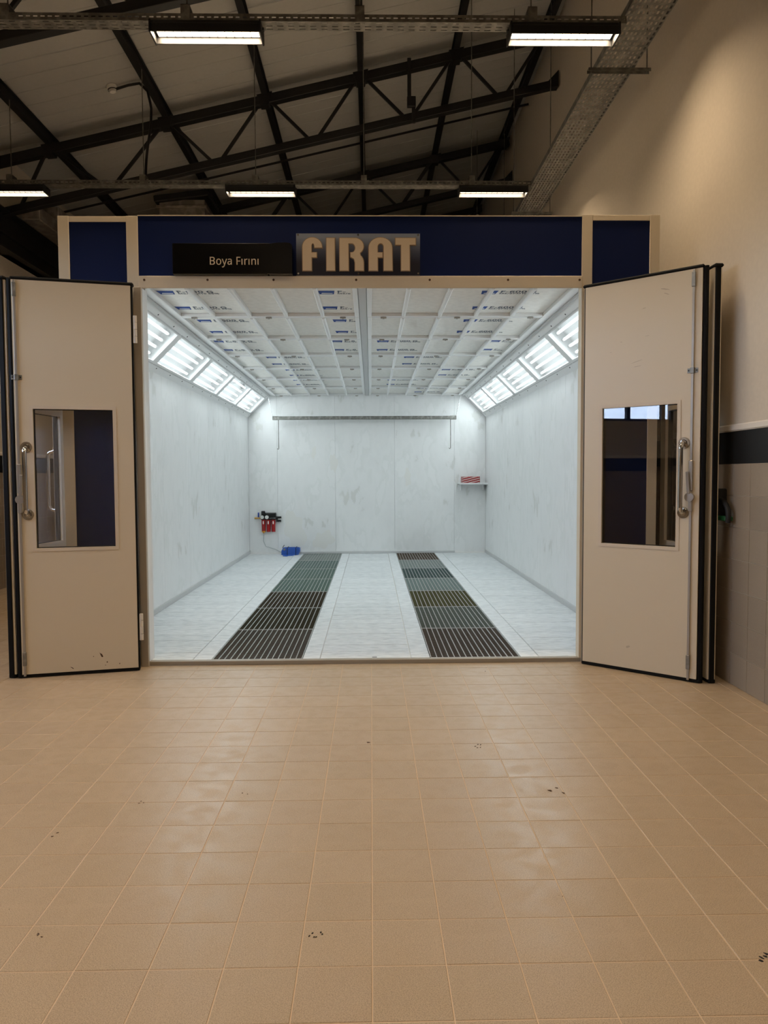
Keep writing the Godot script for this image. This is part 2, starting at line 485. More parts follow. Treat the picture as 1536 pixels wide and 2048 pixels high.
# ---------------------------------------------------------------- roof steel
func roof_steel() -> void:
	var where := ["over the left wall side", "second from the left", "third from the left", "running straight overhead in the middle", "just right of the middle", "along the right wall"]
	for i in PURLINS.size():
		var x: float = PURLINS[i]
		var t := thing("roof_purlin", "black steel roof purlin %s" % where[i], "purlin", Vector3(x, roof(x), 0), "purlins under the roof panels")
		obj("web", sh().span(Vector3(-0.006, 0, ZB), Vector3(0.006, 0.145, ZF)), M.black_steel, t)
		obj("lower_flange", sh().span(Vector3(-0.035, 0, ZB), Vector3(0.035, 0.01, ZF), 0.002), M.black_steel, t)
		obj("upper_flange", sh().span(Vector3(-0.035, 0.122, ZB), Vector3(0.035, 0.132, ZF), 0.002), M.black_steel, t)
	var zs := [-0.9, -3.74, -6.52, -9.3]
	var lab := ["nearest roof truss, its lower chord crossing the top left corner of the picture", "black roof truss above the booth front with all its lattice in view", "black roof truss deeper in, behind the second lamp row", "rearmost black roof truss half hidden by the booth top"]
	for i in zs.size():
		var z: float = zs[i]
		var t := thing("roof_truss", lab[i], "truss", Vector3(0, 0, z), "lattice roof trusses")
		var yt := func(x): return roof(x) - 0.055
		var yb := func(x): return roof(x) - 0.645
		obj("top_chord", sh().bar(Vector3(XL, yt.call(XL), 0), Vector3(2.2, yt.call(2.2), 0), 0.1, 0.1, Vector3.UP, 0.004), M.black_steel, t)
		obj("bottom_chord", sh().bar(Vector3(XL, yb.call(XL), 0), Vector3(2.24, yb.call(2.24), 0), 0.085, 0.09, Vector3.UP, 0.004), M.black_steel, t)
		obj("end_plate", sh().prism(PackedVector2Array([Vector2(2.13, yb.call(2.13) - 0.03), Vector2(2.25, yb.call(2.25) - 0.05), Vector2(2.25, yb.call(2.25) + 0.14), Vector2(2.13, yb.call(2.13) + 0.04)]), -0.05, 0.05), M.black_steel, t)
		for k in PURLINS.size():
			var x: float = PURLINS[k]
			var xa: float = (PURLINS[k - 1] + x) * 0.5 if k > 0 else XL + 0.25
			var th := 0.05 if i != 1 and k % 2 == 0 else 0.034
			obj("diagonal", sh().bar(Vector3(x - 0.05, yt.call(x - 0.05), 0), Vector3(xa + 0.03, yb.call(xa), 0), th, th, Vector3.UP, 0.003), M.black_steel, t)
			if k < PURLINS.size() - 1:
				var xb: float = (PURLINS[k + 1] + x) * 0.5
				obj("diagonal", sh().bar(Vector3(x + 0.05, yt.call(x + 0.05), 0), Vector3(xb - 0.03, yb.call(xb), 0), 0.034, 0.034, Vector3.UP, 0.003), M.black_steel, t)
			obj("gusset", sh().prism(PackedVector2Array([Vector2(x - 0.09, roof(x) - 0.01), Vector2(x + 0.09, roof(x) + 0.03), Vector2(x + 0.05, yt.call(x) - 0.065), Vector2(x - 0.05, yt.call(x) - 0.075)]), -0.056, 0.056), M.black_steel, t)
	var br := thing("conduit_drop", "short stepped black conduit hanging between the chords of the middle truss", "conduit", Vector3(0.48, 5.42, -3.68))
	obj("upper_run", sh().span(Vector3(-0.022, 0.28, 0), Vector3(0.022, 0.80, 0.03), 0.004), M.black_steel, br)
	obj("lower_run", sh().span(Vector3(0.03, 0.06, 0), Vector3(0.072, 0.35, 0.03), 0.004), M.black_steel, br)
	obj("offset_box", sh().span(Vector3(-0.026, 0.24, -0.01), Vector3(0.076, 0.36, 0.04), 0.006), M.black_steel, br)
	for z2 in [-5.1, -7.9]:
		var rd := obj("bracing_rod", sh().bar(Vector3(XL, roof(XL) - 0.18, 0), Vector3(2.2, roof(2.2) - 0.18, 0), 0.022, 0.022), M.black_steel)
		rd.position.z = z2
		tag(rd, "thin black bracing rod under the roof %s" % ("between the two visible trusses" if z2 > -6.0 else "in front of the rearmost truss"), "rod", "bracing rods")
	# beam that carries the trusses along the left wall, with a pipe and a tray on it
	var b := thing("eaves_beam", "deep black steel beam along the top of the left wall", "beam", Vector3(XL, 3.99, 0))
	obj("web", sh().span(Vector3(0, 0, ZB), Vector3(0.1, 0.46, ZF)), M.black_steel, b)
	obj("lower_flange", sh().span(Vector3(0, 0, ZB), Vector3(0.2, 0.016, ZF), 0.002), M.black_steel, b)
	obj("middle_angle", sh().span(Vector3(0, 0.205, ZB), Vector3(0.125, 0.222, ZF), 0.002), M.black_steel, b)
	obj("upper_flange", sh().span(Vector3(0, 0.45, ZB), Vector3(0.2, 0.466, ZF), 0.002), M.black_steel, b)
	var tr := obj("wall_duct", sh().span(Vector3(XL + 0.2, 4.456, ZB), Vector3(XL + 0.42, 4.62, -3.95), 0.01).span(Vector3(XL + 0.1, 4.62, -5.9), Vector3(XL + 0.46, 4.78, -4.4), 0.01), M.duct)
	tag(tr, "dull grey duct lying on the beam in the dark upper left", "duct")

# ---------------------------------------------------------------- trunking, trays, lamps
func lamps() -> void:
	var rows := [0.12, -2.7, 2.7, 5.4]
	var names := ["first row, above the booth front", "second row, behind the booth front", "row between the booth and the viewer", "row behind the viewer"]
	for r in rows.size():
		var z: float = rows[r]
		var yb := 4.285 if r == 0 else 4.36
		var t := thing("cable_trunking", "slotted galvanised cable trunking carrying the lamps of the %s" % names[r], "trunking", Vector3(0, yb, z), "lamp trunking")
		obj("tray_bottom", sh().slotted(Vector3(XL + 0.05, 0, -0.05), Vector3(1.70 - XL - 0.05, 0, 0), Vector3(0, 0, 0.1), 84, 3, 0.55, 0.22), M.zinc_dull, t)
		obj("side_flange", sh().slotted(Vector3(XL + 0.05, 0, 0.05), Vector3(1.70 - XL - 0.05, 0, 0), Vector3(0, 0.045, 0), 130, 1, 0.6, 0.2), M.zinc_dull, t)
		obj("side_flange", sh().slotted(Vector3(XL + 0.05, 0, -0.05), Vector3(1.70 - XL - 0.05, 0, 0), Vector3(0, 0.045, 0), 130, 1, 0.6, 0.2), M.zinc_dull, t)
		for x in PURLINS.slice(0, 5):
			var px: float = x + 0.04
			var hb := obj("hanger_bracket", sh().span(Vector3(px - 0.03, -0.004, 0.052), Vector3(px + 0.03, 0.1, 0.056)).span(Vector3(px - 0.03, 0.096, -0.05), Vector3(px + 0.03, 0.1, 0.056)).span(Vector3(px - 0.03, 0, -0.056), Vector3(px + 0.03, 0.1, -0.052)), M.zinc_dull, t)
			obj("hanger_rod", sh().cyl(Vector3(px, 0.1, 0), Vector3(px, roof(x) - yb + 0.002, 0), 0.005, 6), M.zinc_dull, hb)
		var place := ["at the left edge", "left of the middle", "beside the wide perforated tray"]
		for k in 3:
			var x: float = [-3.72, -1.055 if r == 0 else -1.13, 1.293 if r == 0 else 1.305][k]
			var l := thing("led_bay_lamp", "black linear LED lamp %s, %s" % [place[k], names[r]], "lamp", Vector3(x, yb - 0.081, z), "linear LED lamps on the trunking")
			var hs := sh()
			hs.box(Vector3(0, 0.0615, 0), Vector3(0.70, 0.025, 0.15), 0.006)
			hs.span(Vector3(-0.35, 0, 0.066), Vector3(0.35, 0.052, 0.075), 0.002).span(Vector3(-0.35, 0, -0.075), Vector3(0.35, 0.052, -0.066), 0.002)
			for f in 9: hs.box(Vector3(-0.30 + f * 0.075, 0.075, 0), Vector3(0.008, 0.004, 0.12))
			obj("housing", hs, M.black_steel, l)
			for sx in [-1.0, 1.0]: obj("end_cap", sh().span(Vector3(sx * 0.35, -0.004, -0.08), Vector3(sx * 0.362, 0.077, 0.08), 0.003).box(Vector3(sx * 0.366, 0.055, 0), Vector3(0.012, 0.02, 0.03), 0.003), M.black_steel, l)
			for m in 11: obj("divider", sh().box(Vector3(-0.28 + m * 0.056, 0.0415, 0), Vector3(0.0035, 0.003, 0.122)), M.black_steel, l)
			for m in 12: obj("led_module", sh().box(Vector3(-0.308 + m * 0.056, 0.046, 0), Vector3(0.052, 0.006, 0.122), 0.002), M.led, l)
			area_light(Vector3(0, 0.0425, 0), Basis.from_euler(Vector3(-PI / 2, 0, 0)), Vector2(0.66, 0.11), LAMP_COLOR, LAMP_POWER, l)
	var c := thing("cable_tray", "wide perforated galvanised cable tray running back along the right wall", "cable tray", Vector3(1.705, 4.36, 0))
	obj("tray_bottom", sh().slotted(Vector3(0, 0, ZB), Vector3(0.285, 0, 0), Vector3(0, 0, ZF - ZB), 9, 340, 0.5, 0.62), M.zinc_dull, c)
	for x in [0.0, 0.285]: obj("side_flange", sh().span(Vector3(x - 0.001, 0, ZB), Vector3(x + 0.001, 0.05, ZF)), M.zinc_dull, c)
	for z in [-0.495, -3.42, -6.3, 2.2, 6.2]:
		var p := obj("trapeze", sh().slotted(Vector3(-0.06, -0.003, z - 0.02), Vector3(0.47, 0, 0), Vector3(0, 0, 0.04), 12, 1, 0.5, 0.4).span(Vector3(-0.06, -0.025, z + 0.018), Vector3(0.41, 0, z + 0.021)).span(Vector3(-0.06, -0.025, z - 0.021), Vector3(0.41, 0, z - 0.018)), M.zinc_dull, c)
		for x in [-0.035, 0.385]: obj("hanger_rod", sh().cyl(Vector3(x, -0.03, z), Vector3(x, roof(1.705 + x) - 4.36 + 0.15, z), 0.005, 6), M.zinc_dull, p)
	# smoke detector and its conduit
	var d := thing("smoke_detector", "round white smoke detector on the roof panel at the upper left", "smoke detector", Vector3(-2.815, roof(-2.815) + 0.152, -3.13), "", Basis.from_euler(Vector3(0, 0, atan(RISE))))
	obj("base", sh().cyl(Vector3(0, 0, 0), Vector3(0, -0.03, 0), 0.055, 20), M.detector, d)
	obj("sensor_head", sh().cyl(Vector3(0, -0.03, 0), Vector3(0, -0.065, 0), 0.05, 20, 0.032), M.detector, d)
	obj("vent_ring", sh().cyl(Vector3(0, -0.038, 0), Vector3(0, -0.045, 0), 0.0485, 20), M.black_steel, d)
	var pts := PackedVector3Array()
	var path := Curve3D.new()
	path.add_point(Vector3(-2.76, roof(-2.76) + 0.11, -3.13), Vector3.ZERO, Vector3(0.1, 0.03, 0))
	path.add_point(Vector3(-2.5, roof(-2.5) + 0.1, -3.11), Vector3(-0.08, 0, 0), Vector3(0.06, 0, 0))
	path.add_point(Vector3(-2.37, roof(-2.37) - 0.2, -3.08), Vector3(0, 0.12, 0), Vector3(0, -0.3, 0))
	path.add_point(Vector3(-2.35, 4.42, -2.76), Vector3(0, 0.4, 0), Vector3(0, -0.02, 0))
	for i in 25: pts.append(path.sample_baked(path.get_baked_length() * i / 24.0))
	tag(obj("conduit", sh().tube(pts, 0.014, 8), M.black_steel), "black conduit running from the smoke detector down to the trunking", "conduit")
	# sheet-metal duct above the booth
	var du := thing("air_duct", "square sheet-metal air duct standing beside the booth's left flank", "duct", Vector3(-2.62, 0, -5.6))
	var body := sh()
	for sx in [-1.0, 1.0]:
		body.box(Vector3(sx * 0.31, 2.6, 0), Vector3(0.01, 5.2, 0.6))
		body.box(Vector3(0, 2.6, sx * 0.3), Vector3(0.63, 5.2, 0.01))
	obj("shaft", body, M.duct, du)
	obj("flange", sh().box(Vector3(0, 5.1, 0), Vector3(0.70, 0.035, 0.68), 0.004), M.duct, du)
	obj("hood", sh().box(Vector3(0, 5.24, 0), Vector3(0.76, 0.09, 0.74), 0.01, Basis.from_euler(Vector3(0, 0, 0.12))), M.black_steel, du)

# ---------------------------------------------------------------- the booth
const BX0 := -2.04
const BX1 := 1.93
const BZ := -7.05
const FY := 0.03
const CY := 2.685

func booth() -> void:
	var b := thing("paint_booth", "drive-in paint booth with navy fascia, cream frame and bright white interior", "spray booth", Vector3.ZERO)
	# outer shell
	obj("outer_wall", sh().span(Vector3(-2.116, 0, -7.13), Vector3(BX0 - 0.014, 3.09, -0.07)), M.booth_plain, b)
	obj("outer_wall", sh().span(Vector3(BX1 + 0.014, 0, -7.13), Vector3(2.007, 3.09, -0.07)), M.booth_plain, b)
	obj("outer_wall", sh().span(Vector3(-2.116, 0, -7.13), Vector3(2.007, 3.09, BZ - 0.014)), M.booth_plain, b)
	obj("roof_deck", sh().span(Vector3(-2.116, 3.06, -7.13), Vector3(2.007, 3.09, -0.07)), M.booth_plain, b)
	obj("plenum_floor", sh().span(Vector3(BX0, CY + 0.09, -7.06), Vector3(BX1, CY + 0.11, -0.06)), M.booth_plain, b)
	# front frame
	for f in [[-2.116, -2.042, 0.0, 3.098], [-1.654, -1.575, 0.0, 3.098], [1.467, 1.540, 0.0, 3.11], [1.938, 2.007, 0.0, 3.11]]:
		obj("stile", sh().span(Vector3(f[0], f[2], -0.07), Vector3(f[1], f[3], 0.004), 0.002), M.cream, b)
	for f in [[-2.042, -1.654, 3.058, 3.096], [1.540, 1.938, 3.072, 3.108], [-2.042, -1.654, 0.0, 0.06], [1.540, 1.938, 0.0, 0.06]]:
		obj("rail", sh().span(Vector3(f[0], f[2], -0.07), Vector3(f[1], f[3], 0.003), 0.002), M.cream, b)
	obj("blue_panel", sh().span(Vector3(-2.042, 0.06, -0.06), Vector3(-1.654, 3.058, -0.003)), M.navy, b)
	obj("blue_panel", sh().span(Vector3(1.540, 0.06, -0.06), Vector3(1.938, 3.072, -0.003)), M.navy, b)
	obj("blue_fascia", sh().span(Vector3(-1.575, 2.69, -0.06), Vector3(1.467, 3.100, 0.0), 0.002), M.navy, b)
	var hd := obj("header_trim", sh().span(Vector3(-1.576, 2.612, -0.006), Vector3(1.468, 2.694, 0.012), 0.003), M.cream, b)
	for x in [-1.535, -1.105, -0.655, -0.09, 0.415, 0.955, 1.45]: obj("screw", sh().cyl(Vector3(x, 2.666, 0.012), Vector3(x, 2.666, 0.0145), 0.008, 10), M.scuff, hd)
	obj("fascia_cap", sh().span(Vector3(-1.575, 3.098, -0.06), Vector3(1.467, 3.104, 0.004)), M.cream, b)
	for sx in 2:
		var x0: float = -1.576 if sx == 0 else 1.484
		var j := obj("jamb", sh().span(Vector3(x0 - 0.03 * (1 - sx), 0, -0.002), Vector3(x0 + 0.022 * (1 - sx) + 0.02 * sx - 0.016 * sx, 2.615, 0.03), 0.003), M.jamb, b)
		j.name = "jamb"
		var xi: float = -1.555 if sx == 0 else 1.482
		var xo: float = BX0 if sx == 0 else BX1
		obj("inner_return", sh().span(Vector3(xi, FY, -0.11), Vector3(xo, CY, -0.07)), M.booth_plain, b)
		obj("inner_return", sh().span(Vector3(xi, FY, -0.11), Vector3(xi + (-0.02 if sx == 0 else 0.02), 2.615, 0.0)), M.booth_plain, b)
	obj("inner_header", sh().span(Vector3(-1.556, 2.616, -0.010), Vector3(1.483, CY + 0.1, -0.0065)), M.booth_plain, b)
	obj("inner_header", sh().span(Vector3(BX0, CY - 0.004, -0.14), Vector3(BX1, CY + 0.1, -0.0105)), M.booth_plain, b)
	obj("sill", sh().span(Vector3(-1.576, 0, -0.04), Vector3(1.484, 0.03, 0.006), 0.003), M.sill, b)
	# walls: panels one metre wide with fine joints
	for k in 7:
		var z0 := -0.11 - k * 0.9915
		for sx in 2:
			var x: float = BX0 if sx == 0 else BX1
			obj("wall_panel", sh().span(Vector3(x + (-0.012 if sx == 0 else 0.012), FY, z0 - 0.9895), Vector3(x, 2.33, z0), 0.002), M.booth_white, b)
	for e in [[BX0, -1.56], [-1.56, -0.593], [-0.593, 0.4], [0.4, 1.40], [1.40, BX1]]:
		obj("wall_panel", sh().span(Vector3(e[0] + 0.001, FY, BZ - 0.012), Vector3(e[1] - 0.001, CY, BZ), 0.002), M.booth_white, b)
	for sx in 2:
		var x: float = BX0 if sx == 0 else BX1
		var o := 1.0 if sx == 0 else -1.0
		obj("base_strip", sh().span(Vector3(x, FY, BZ), Vector3(x + o * 0.012, FY + 0.055, -0.11), 0.002), M.booth_grey, b)
	obj("base_strip", sh().span(Vector3(-1.20, FY, BZ), Vector3(1.41, FY + 0.035, BZ + 0.03), 0.003), M.booth_grey, b)
	# sloping light panels with five openings a side
	for sx in 2:
		var o := 1.0 if sx == 0 else -1.0
		var x: float = BX0 if sx == 0 else BX1
		var u := Vector3(o, 1, 0).normalized()      # up the slope
		var nn := Vector3(o, -1, 0).normalized()    # into the booth
		var bs := Basis(u, nn, u.cross(nn))
		var at := func(s: float, z: float) -> Vector3: return Vector3(x, 2.31, z) + u * s
		var width := 0.53
		var strips := sh()
		var c0: Vector3 = at.call(0.039, (BZ - 0.1) * 0.5)
		strips.box(c0 - nn * 0.006, Vector3(0.078 + 0.04, 0.012, BZ * -1 - 0.1), 0.001, bs)
		var c1: Vector3 = at.call((0.42 + width) * 0.5, (BZ - 0.1) * 0.5)
		strips.box(c1 - nn * 0.006, Vector3(width - 0.42, 0.012, BZ * -1 - 0.1), 0.001, bs)
		var edges := [-0.1, -0.40, -1.615, -1.74, -2.95, -3.08, -4.27, -4.385, -5.59, -5.69, -6.92, BZ]
		for k in range(0, 12, 2):
			var zc: float = (edges[k] + edges[k + 1]) * 0.5
			strips.box(at.call(0.249, zc) - nn * 0.006, Vector3(0.344, 0.012, edges[k] - edges[k + 1]), 0.001, bs)
		var lp := obj("light_panel", strips, M.booth_plain, b)
		for s in [0.072, 0.438]:
			var lines := sh()
			for k in 5: lines.box(at.call(s, edges[k * 2 + 1] * 0.5 + edges[k * 2 + 2] * 0.5) + nn * 0.001, Vector3(0.012, 0.004, 1.315), 0.001, bs)
			obj("trim_strip", lines, M.booth_grey, lp)
			for k in 15:
				var p: Vector3 = at.call(s + (0.025 if s > 0.2 else -0.025), -0.45 - k * 0.46)
				obj("screw", sh().cyl(p, p + nn * 0.004, 0.006, 8), M.black_steel, lp)
		obj("corner_trim", sh().box(at.call(width - 0.012, BZ * 0.5) + nn * 0.012, Vector3(0.02, 0.024, -BZ - 0.2), 0.003, bs), M.booth_grey, lp)
		var order := ["nearest the opening", "second from the opening", "third from the opening", "fourth from the opening", "nearest the back wall"]
		for k in 5:
			var z1: float = edges[k * 2 + 1]
			var z2: float = edges[k * 2 + 2]
			var t := thing("booth_light", "recessed light with four white tubes in the %s sloping panel, %s" % ["left" if sx == 0 else "right", order[k]], "light", at.call(0.249, (z1 + z2) * 0.5), "recessed tube lights in the booth", bs)
			var L := z1 - z2
			var cs := sh()
			cs.box(Vector3(0, -0.115, 0), Vector3(0.36, 0.006, L + 0.02))
			for q in [-1.0, 1.0]:
				cs.box(Vector3(q * 0.177, -0.065, 0), Vector3(0.006, 0.106, L + 0.02))
				cs.box(Vector3(0, -0.065, q * (L * 0.5 + 0.004)), Vector3(0.36, 0.106, 0.006))
			obj("reflector_box", cs, M.booth_plain, t)
			obj("glass_cover", sh().box(Vector3(0, -0.008, 0), Vector3(0.348, 0.004, L + 0.004)), M.glass, t)
			for q in 4:
				var s := -0.12 + q * 0.08
				obj("fluorescent_tube", sh().cyl(Vector3(s, -0.06, -L * 0.5 + 0.055), Vector3(s, -0.06, L * 0.5 - 0.055), 0.014, 10), M.tube_glow, t)
				for e in [-1.0, 1.0]: obj("tube_holder", sh().box(Vector3(s, -0.07, e * (L * 0.5 - 0.035)), Vector3(0.03, 0.05, 0.035), 0.004), M.booth_grey, t)
			for q in 4:
				area_light(Vector3(-0.12 + q * 0.08, -0.042, 0), Basis(Vector3(0, 0, 1), Vector3(1, 0, 0), Vector3(0, -1, 0)), Vector2(L - 0.12, 0.02), TUBE_COLOR, TUBE_POWER * 0.25, t)
	# ceiling filters
	obj("ceiling_beam", sh().span(Vector3(-0.085, CY - 0.02, BZ), Vector3(-0.022, CY + 0.04, -0.012), 0.003), M.booth_grey, b)
	for q in [-1.0, 1.0]:
		var xx := -1.66 if q < 0 else 1.55
		obj("ceiling_edge", sh().span(Vector3(xx - 0.055, CY - 0.012, BZ), Vector3(xx + 0.055, CY + 0.05, -0.012), 0.003), M.booth_plain, b)
	filters()
	# floor: cross planks between smooth strips, gratings over two trenches
	var pw := [[BX0, -1.268], [-0.365, 0.281], [1.197, BX1]]
	rng.seed = 5
	for c in 3:
		var m := sh().box(Vector3(0, -0.012, 0), Vector3(pw[c][1] - pw[c][0] - 0.004, 0.024, 0.1955), 0.003).mesh()
		for k in 35:
			var p := obj("floor_plank", m, M["plank%d" % rng.randi_range(0, 2)], b)
			p.position = Vector3((pw[c][0] + pw[c][1]) * 0.5, FY + rng.randf_range(-0.001, 0.001), -0.14 - k * 0.2)
			p.rotation.x = rng.randf_range(-0.006, 0.006)
	obj("drain_slot", sh().box(Vector3(0.022, FY + 0.0004, -0.062), Vector3(0.034, 0.0012, 0.012)), M.black_steel, b)
	for e in [[-1.264, -1.135], [-0.488, -0.369], [0.285, 0.416], [1.066, 1.193]]:
		var m2 := sh().box(Vector3(0, -0.015, 0), Vector3(e[1] - e[0], 0.03, 0.998), 0.0012).mesh()
		for k in 7: obj("floor_strip", m2, M.plank0 if k % 2 else M.plank2, b).position = Vector3((e[0] + e[1]) * 0.5, FY, -0.54 - k * 1.0)
	for e in [[-1.135, -0.488], [0.416, 1.066]]:
		var pit := sh()
		pit.span(Vector3(e[0] - 0.01, -0.42, BZ), Vector3(e[1] + 0.01, -0.4, -0.03))
		pit.span(Vector3(e[0] - 0.02, -0.42, BZ), Vector3(e[0] - 0.004, 0.0, -0.03)).span(Vector3(e[1] + 0.004, -0.42, BZ), Vector3(e[1] + 0.02, 0.0, -0.03))
		pit.span(Vector3(e[0], -0.42, -0.045), Vector3(e[1], 0.0, -0.035)).span(Vector3(e[0], -0.42, BZ), Vector3(e[1], 0.0, BZ + 0.01))
		obj("floor_trench", pit, M.pit, b)
	gratings()

func filters() -> void:
	var halves := [[-1.60, -0.088], [-0.019, 1.49]]
	var z0 := -0.135
	var P := 0.968
	# where the print starts on each filter: [half, row, x]
	var prints := [[0, 0, -1.555], [0, 0, -0.372], [0, 1, -1.495], [0, 1, -0.315], [0, 2, -1.585], [0, 2, -0.39], [0, 3, -1.18], [0, 4, -1.077], [0, 5, -1.085],
		[1, 0, 0.84], [1, 1, 0.83], [1, 2, 0.079], [1, 2, 1.21], [1, 3, 0.395], [1, 4, 0.917], [1, 5, 0.249], [1, 6, 0.72]]
	var f1 := SystemFont.new()
	f1.font_names = PackedStringArray(["Droid Sans"])
	f1.font_weight = 700
	var big := TextMesh.new()
	big.font = f1
	big.text = "F-600 G"
	big.font_size = 48
	big.pixel_size = 0.00165
	big.depth = 0.0006
	big.horizontal_alignment = HORIZONTAL_ALIGNMENT_LEFT
	var small := big.duplicate()
	small.text = "M5/ePM10 55%"
	small.font_size = 40
	small.pixel_size = 0.00105
	var down := Basis(Vector3(1, 0, 0), Vector3(0, 0, 1), Vector3(0, -1, 0))
	var frame_m := {}
	var row_name := ["front row", "second row", "third row", "fourth row", "fifth row", "sixth row", "last row by the back wall"]
	for h in 2:
		var x0: float = halves[h][0]
		var x1: float = halves[h][1]
		var W := x1 - x0
		var fs := sh()
		for sx in [0.0, 1.0]: fs.box(Vector3((sx - 0.5) * (W - 0.035), 0.0, 0), Vector3(0.035, 0.03, P - 0.008), 0.003)
		for sz in [-1.0, 1.0]: fs.box(Vector3(0, 0.0, sz * (P * 0.5 - 0.02)), Vector3(W - 0.07, 0.028, 0.03), 0.003)
		var bar_m := sh().box(Vector3.ZERO, Vector3(0.028, 0.044, P - 0.07), 0.004).mesh()
		var fm := fs.mesh()
		var media := sh().box(Vector3(0, 0.022, 0), Vector3(W - 0.01, 0.016, P - 0.012)).mesh()
		for r in 7:
			var zc := z0 - P * (r + 0.5)
			var t := thing("ceiling_filter", "white ceiling filter frame, %s, %s half of the booth ceiling" % [row_name[r], "left" if h == 0 else "right"], "filter frame", Vector3((x0 + x1) * 0.5, CY - 0.014, zc), "filter frames in the booth ceiling")
			obj("frame", fm, M.booth_plain, t)
			var md := obj("filter_mat", media, M.filter, t)
			for k in 4: obj("cross_bar", bar_m, M.booth_plain, t).position = Vector3(-W * 0.5 + W * (k + 1) / 5.0, 0, 0)
			for k in 3:
				var cx: float = -W * 0.5 + W * [0.09, 0.5, 0.91][k]
				obj("latch", sh().box(Vector3(cx, -0.022, -P * 0.5 + 0.012), Vector3(0.05, 0.012, 0.022), 0.003).cyl(Vector3(cx, -0.016, -P * 0.5 + 0.012), Vector3(cx, -0.032, -P * 0.5 + 0.012), 0.008, 8), M.steel, t)
			for p in prints:
				if p[0] != h or p[1] != r: continue
				for q in [0.17, -0.32]:
					var o := Vector3(p[2] - (x0 + x1) * 0.5, 0.0136, q)
					var lim: float = W * 0.5 - 0.04
					var logo := sh().prism(PackedVector2Array([Vector2(0, 0), Vector2(0.105, 0), Vector2(0.115, 0.1), Vector2(-0.008, 0.1)]), 0.0, 0.0008, Transform3D(down, o))
					obj("logo_print", logo, M.print_blue, md)
					obj("logo_stripe", sh().prism(PackedVector2Array([Vector2(0.012, 0.014), Vector2(0.095, 0.014), Vector2(0.1, 0.036), Vector2(0.02, 0.042)]), 0.0008, 0.0012, Transform3D(down, o)), M.print_white, md)
					var room := lim - (o.x + 0.13)      # the print is cut where the mat ends
					for line in [[big, "F-600 G", 0.043, 0.07], [small, "M5/ePM10 55%", 0.0235, 0.018]]:
						var count := mini(line[1].length(), int(room / line[2]))
						if count < 1: continue
						var key: String = line[1].left(count)
						if not frame_m.has(key):
							frame_m[key] = line[0].duplicate()
							frame_m[key].text = key
						var a := obj("lettering", frame_m[key], M.print_black, md)
						a.transform = Transform3D(down, o + Vector3(0.13, -0.0004, line[3]))

func gratings() -> void:
	var nb := 16
	var bars := sh()
	var W := 0.632
	for i in nb: bars.box(Vector3(-W * 0.5 + W * i / (nb - 1.0), -0.015, 0), Vector3(0.0045, 0.03, 0.985))
	var rods := sh()
	for i in 33: rods.box(Vector3(0, -0.0125, -0.48 + i * 0.03), Vector3(W, 0.019, 0.005))
	var ends := sh().box(Vector3(0, -0.015, 0), Vector3(W + 0.005, 0.03, 0.005))
	var bm := bars.mesh()
	var rm := rods.mesh()
	var em := ends.mesh()
	var mat_m := sh().box(Vector3(0, -0.02, 0), Vector3(W, 0.03, 0.96)).mesh()
	mat("grate", Color(0.74, 0.75, 0.74), 0.45, 0.3)
	var order := ["nearest the sill", "second from the sill", "third from the sill", "fourth from the sill", "fifth from the sill", "sixth from the sill", "against the back wall"]
	var fibre := noise_tex(0.08, [Color(0.7, 0.7, 0.7), Color(1, 1, 1)], [0.3, 0.7], 256, FastNoiseLite.TYPE_SIMPLEX, 4, 14)
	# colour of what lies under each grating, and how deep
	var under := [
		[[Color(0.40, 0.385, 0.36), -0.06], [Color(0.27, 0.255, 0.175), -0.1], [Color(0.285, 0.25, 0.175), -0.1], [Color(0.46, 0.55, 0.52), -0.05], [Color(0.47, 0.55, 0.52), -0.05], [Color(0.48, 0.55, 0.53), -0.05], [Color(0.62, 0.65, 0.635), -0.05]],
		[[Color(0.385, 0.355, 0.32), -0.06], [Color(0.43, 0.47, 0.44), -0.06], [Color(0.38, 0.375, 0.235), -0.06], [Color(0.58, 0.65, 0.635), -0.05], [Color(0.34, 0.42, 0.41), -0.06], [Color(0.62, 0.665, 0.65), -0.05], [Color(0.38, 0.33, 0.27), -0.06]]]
	for side in 2:
		for k in 7:
			var at := Vector3([-0.8115, 0.741][side], FY, -0.535 - k * 1.0)
			var t := thing("floor_grating", "galvanised floor grating of the %s trench, %s" % [["left", "right"][side], order[k]], "grating", at, "floor gratings of the booth")
			obj("bearing_bars", bm, M.grate, t).set_meta("kind", "stuff")
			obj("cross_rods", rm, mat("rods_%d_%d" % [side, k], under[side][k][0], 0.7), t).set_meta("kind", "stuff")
			for q in [-1.0, 1.0]: obj("end_bar", em, M.grate, t).position.z = q * 0.4925
			var u = under[side][k]
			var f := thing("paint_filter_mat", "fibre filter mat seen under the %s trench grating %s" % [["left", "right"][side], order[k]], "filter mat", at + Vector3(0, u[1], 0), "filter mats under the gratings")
			obj("fibre_sheet", mat_m, mat("under_%d_%d" % [side, k], u[0], 0.95, 0.0, fibre, Vector3(1.5, 1.5, 1.5)), f)

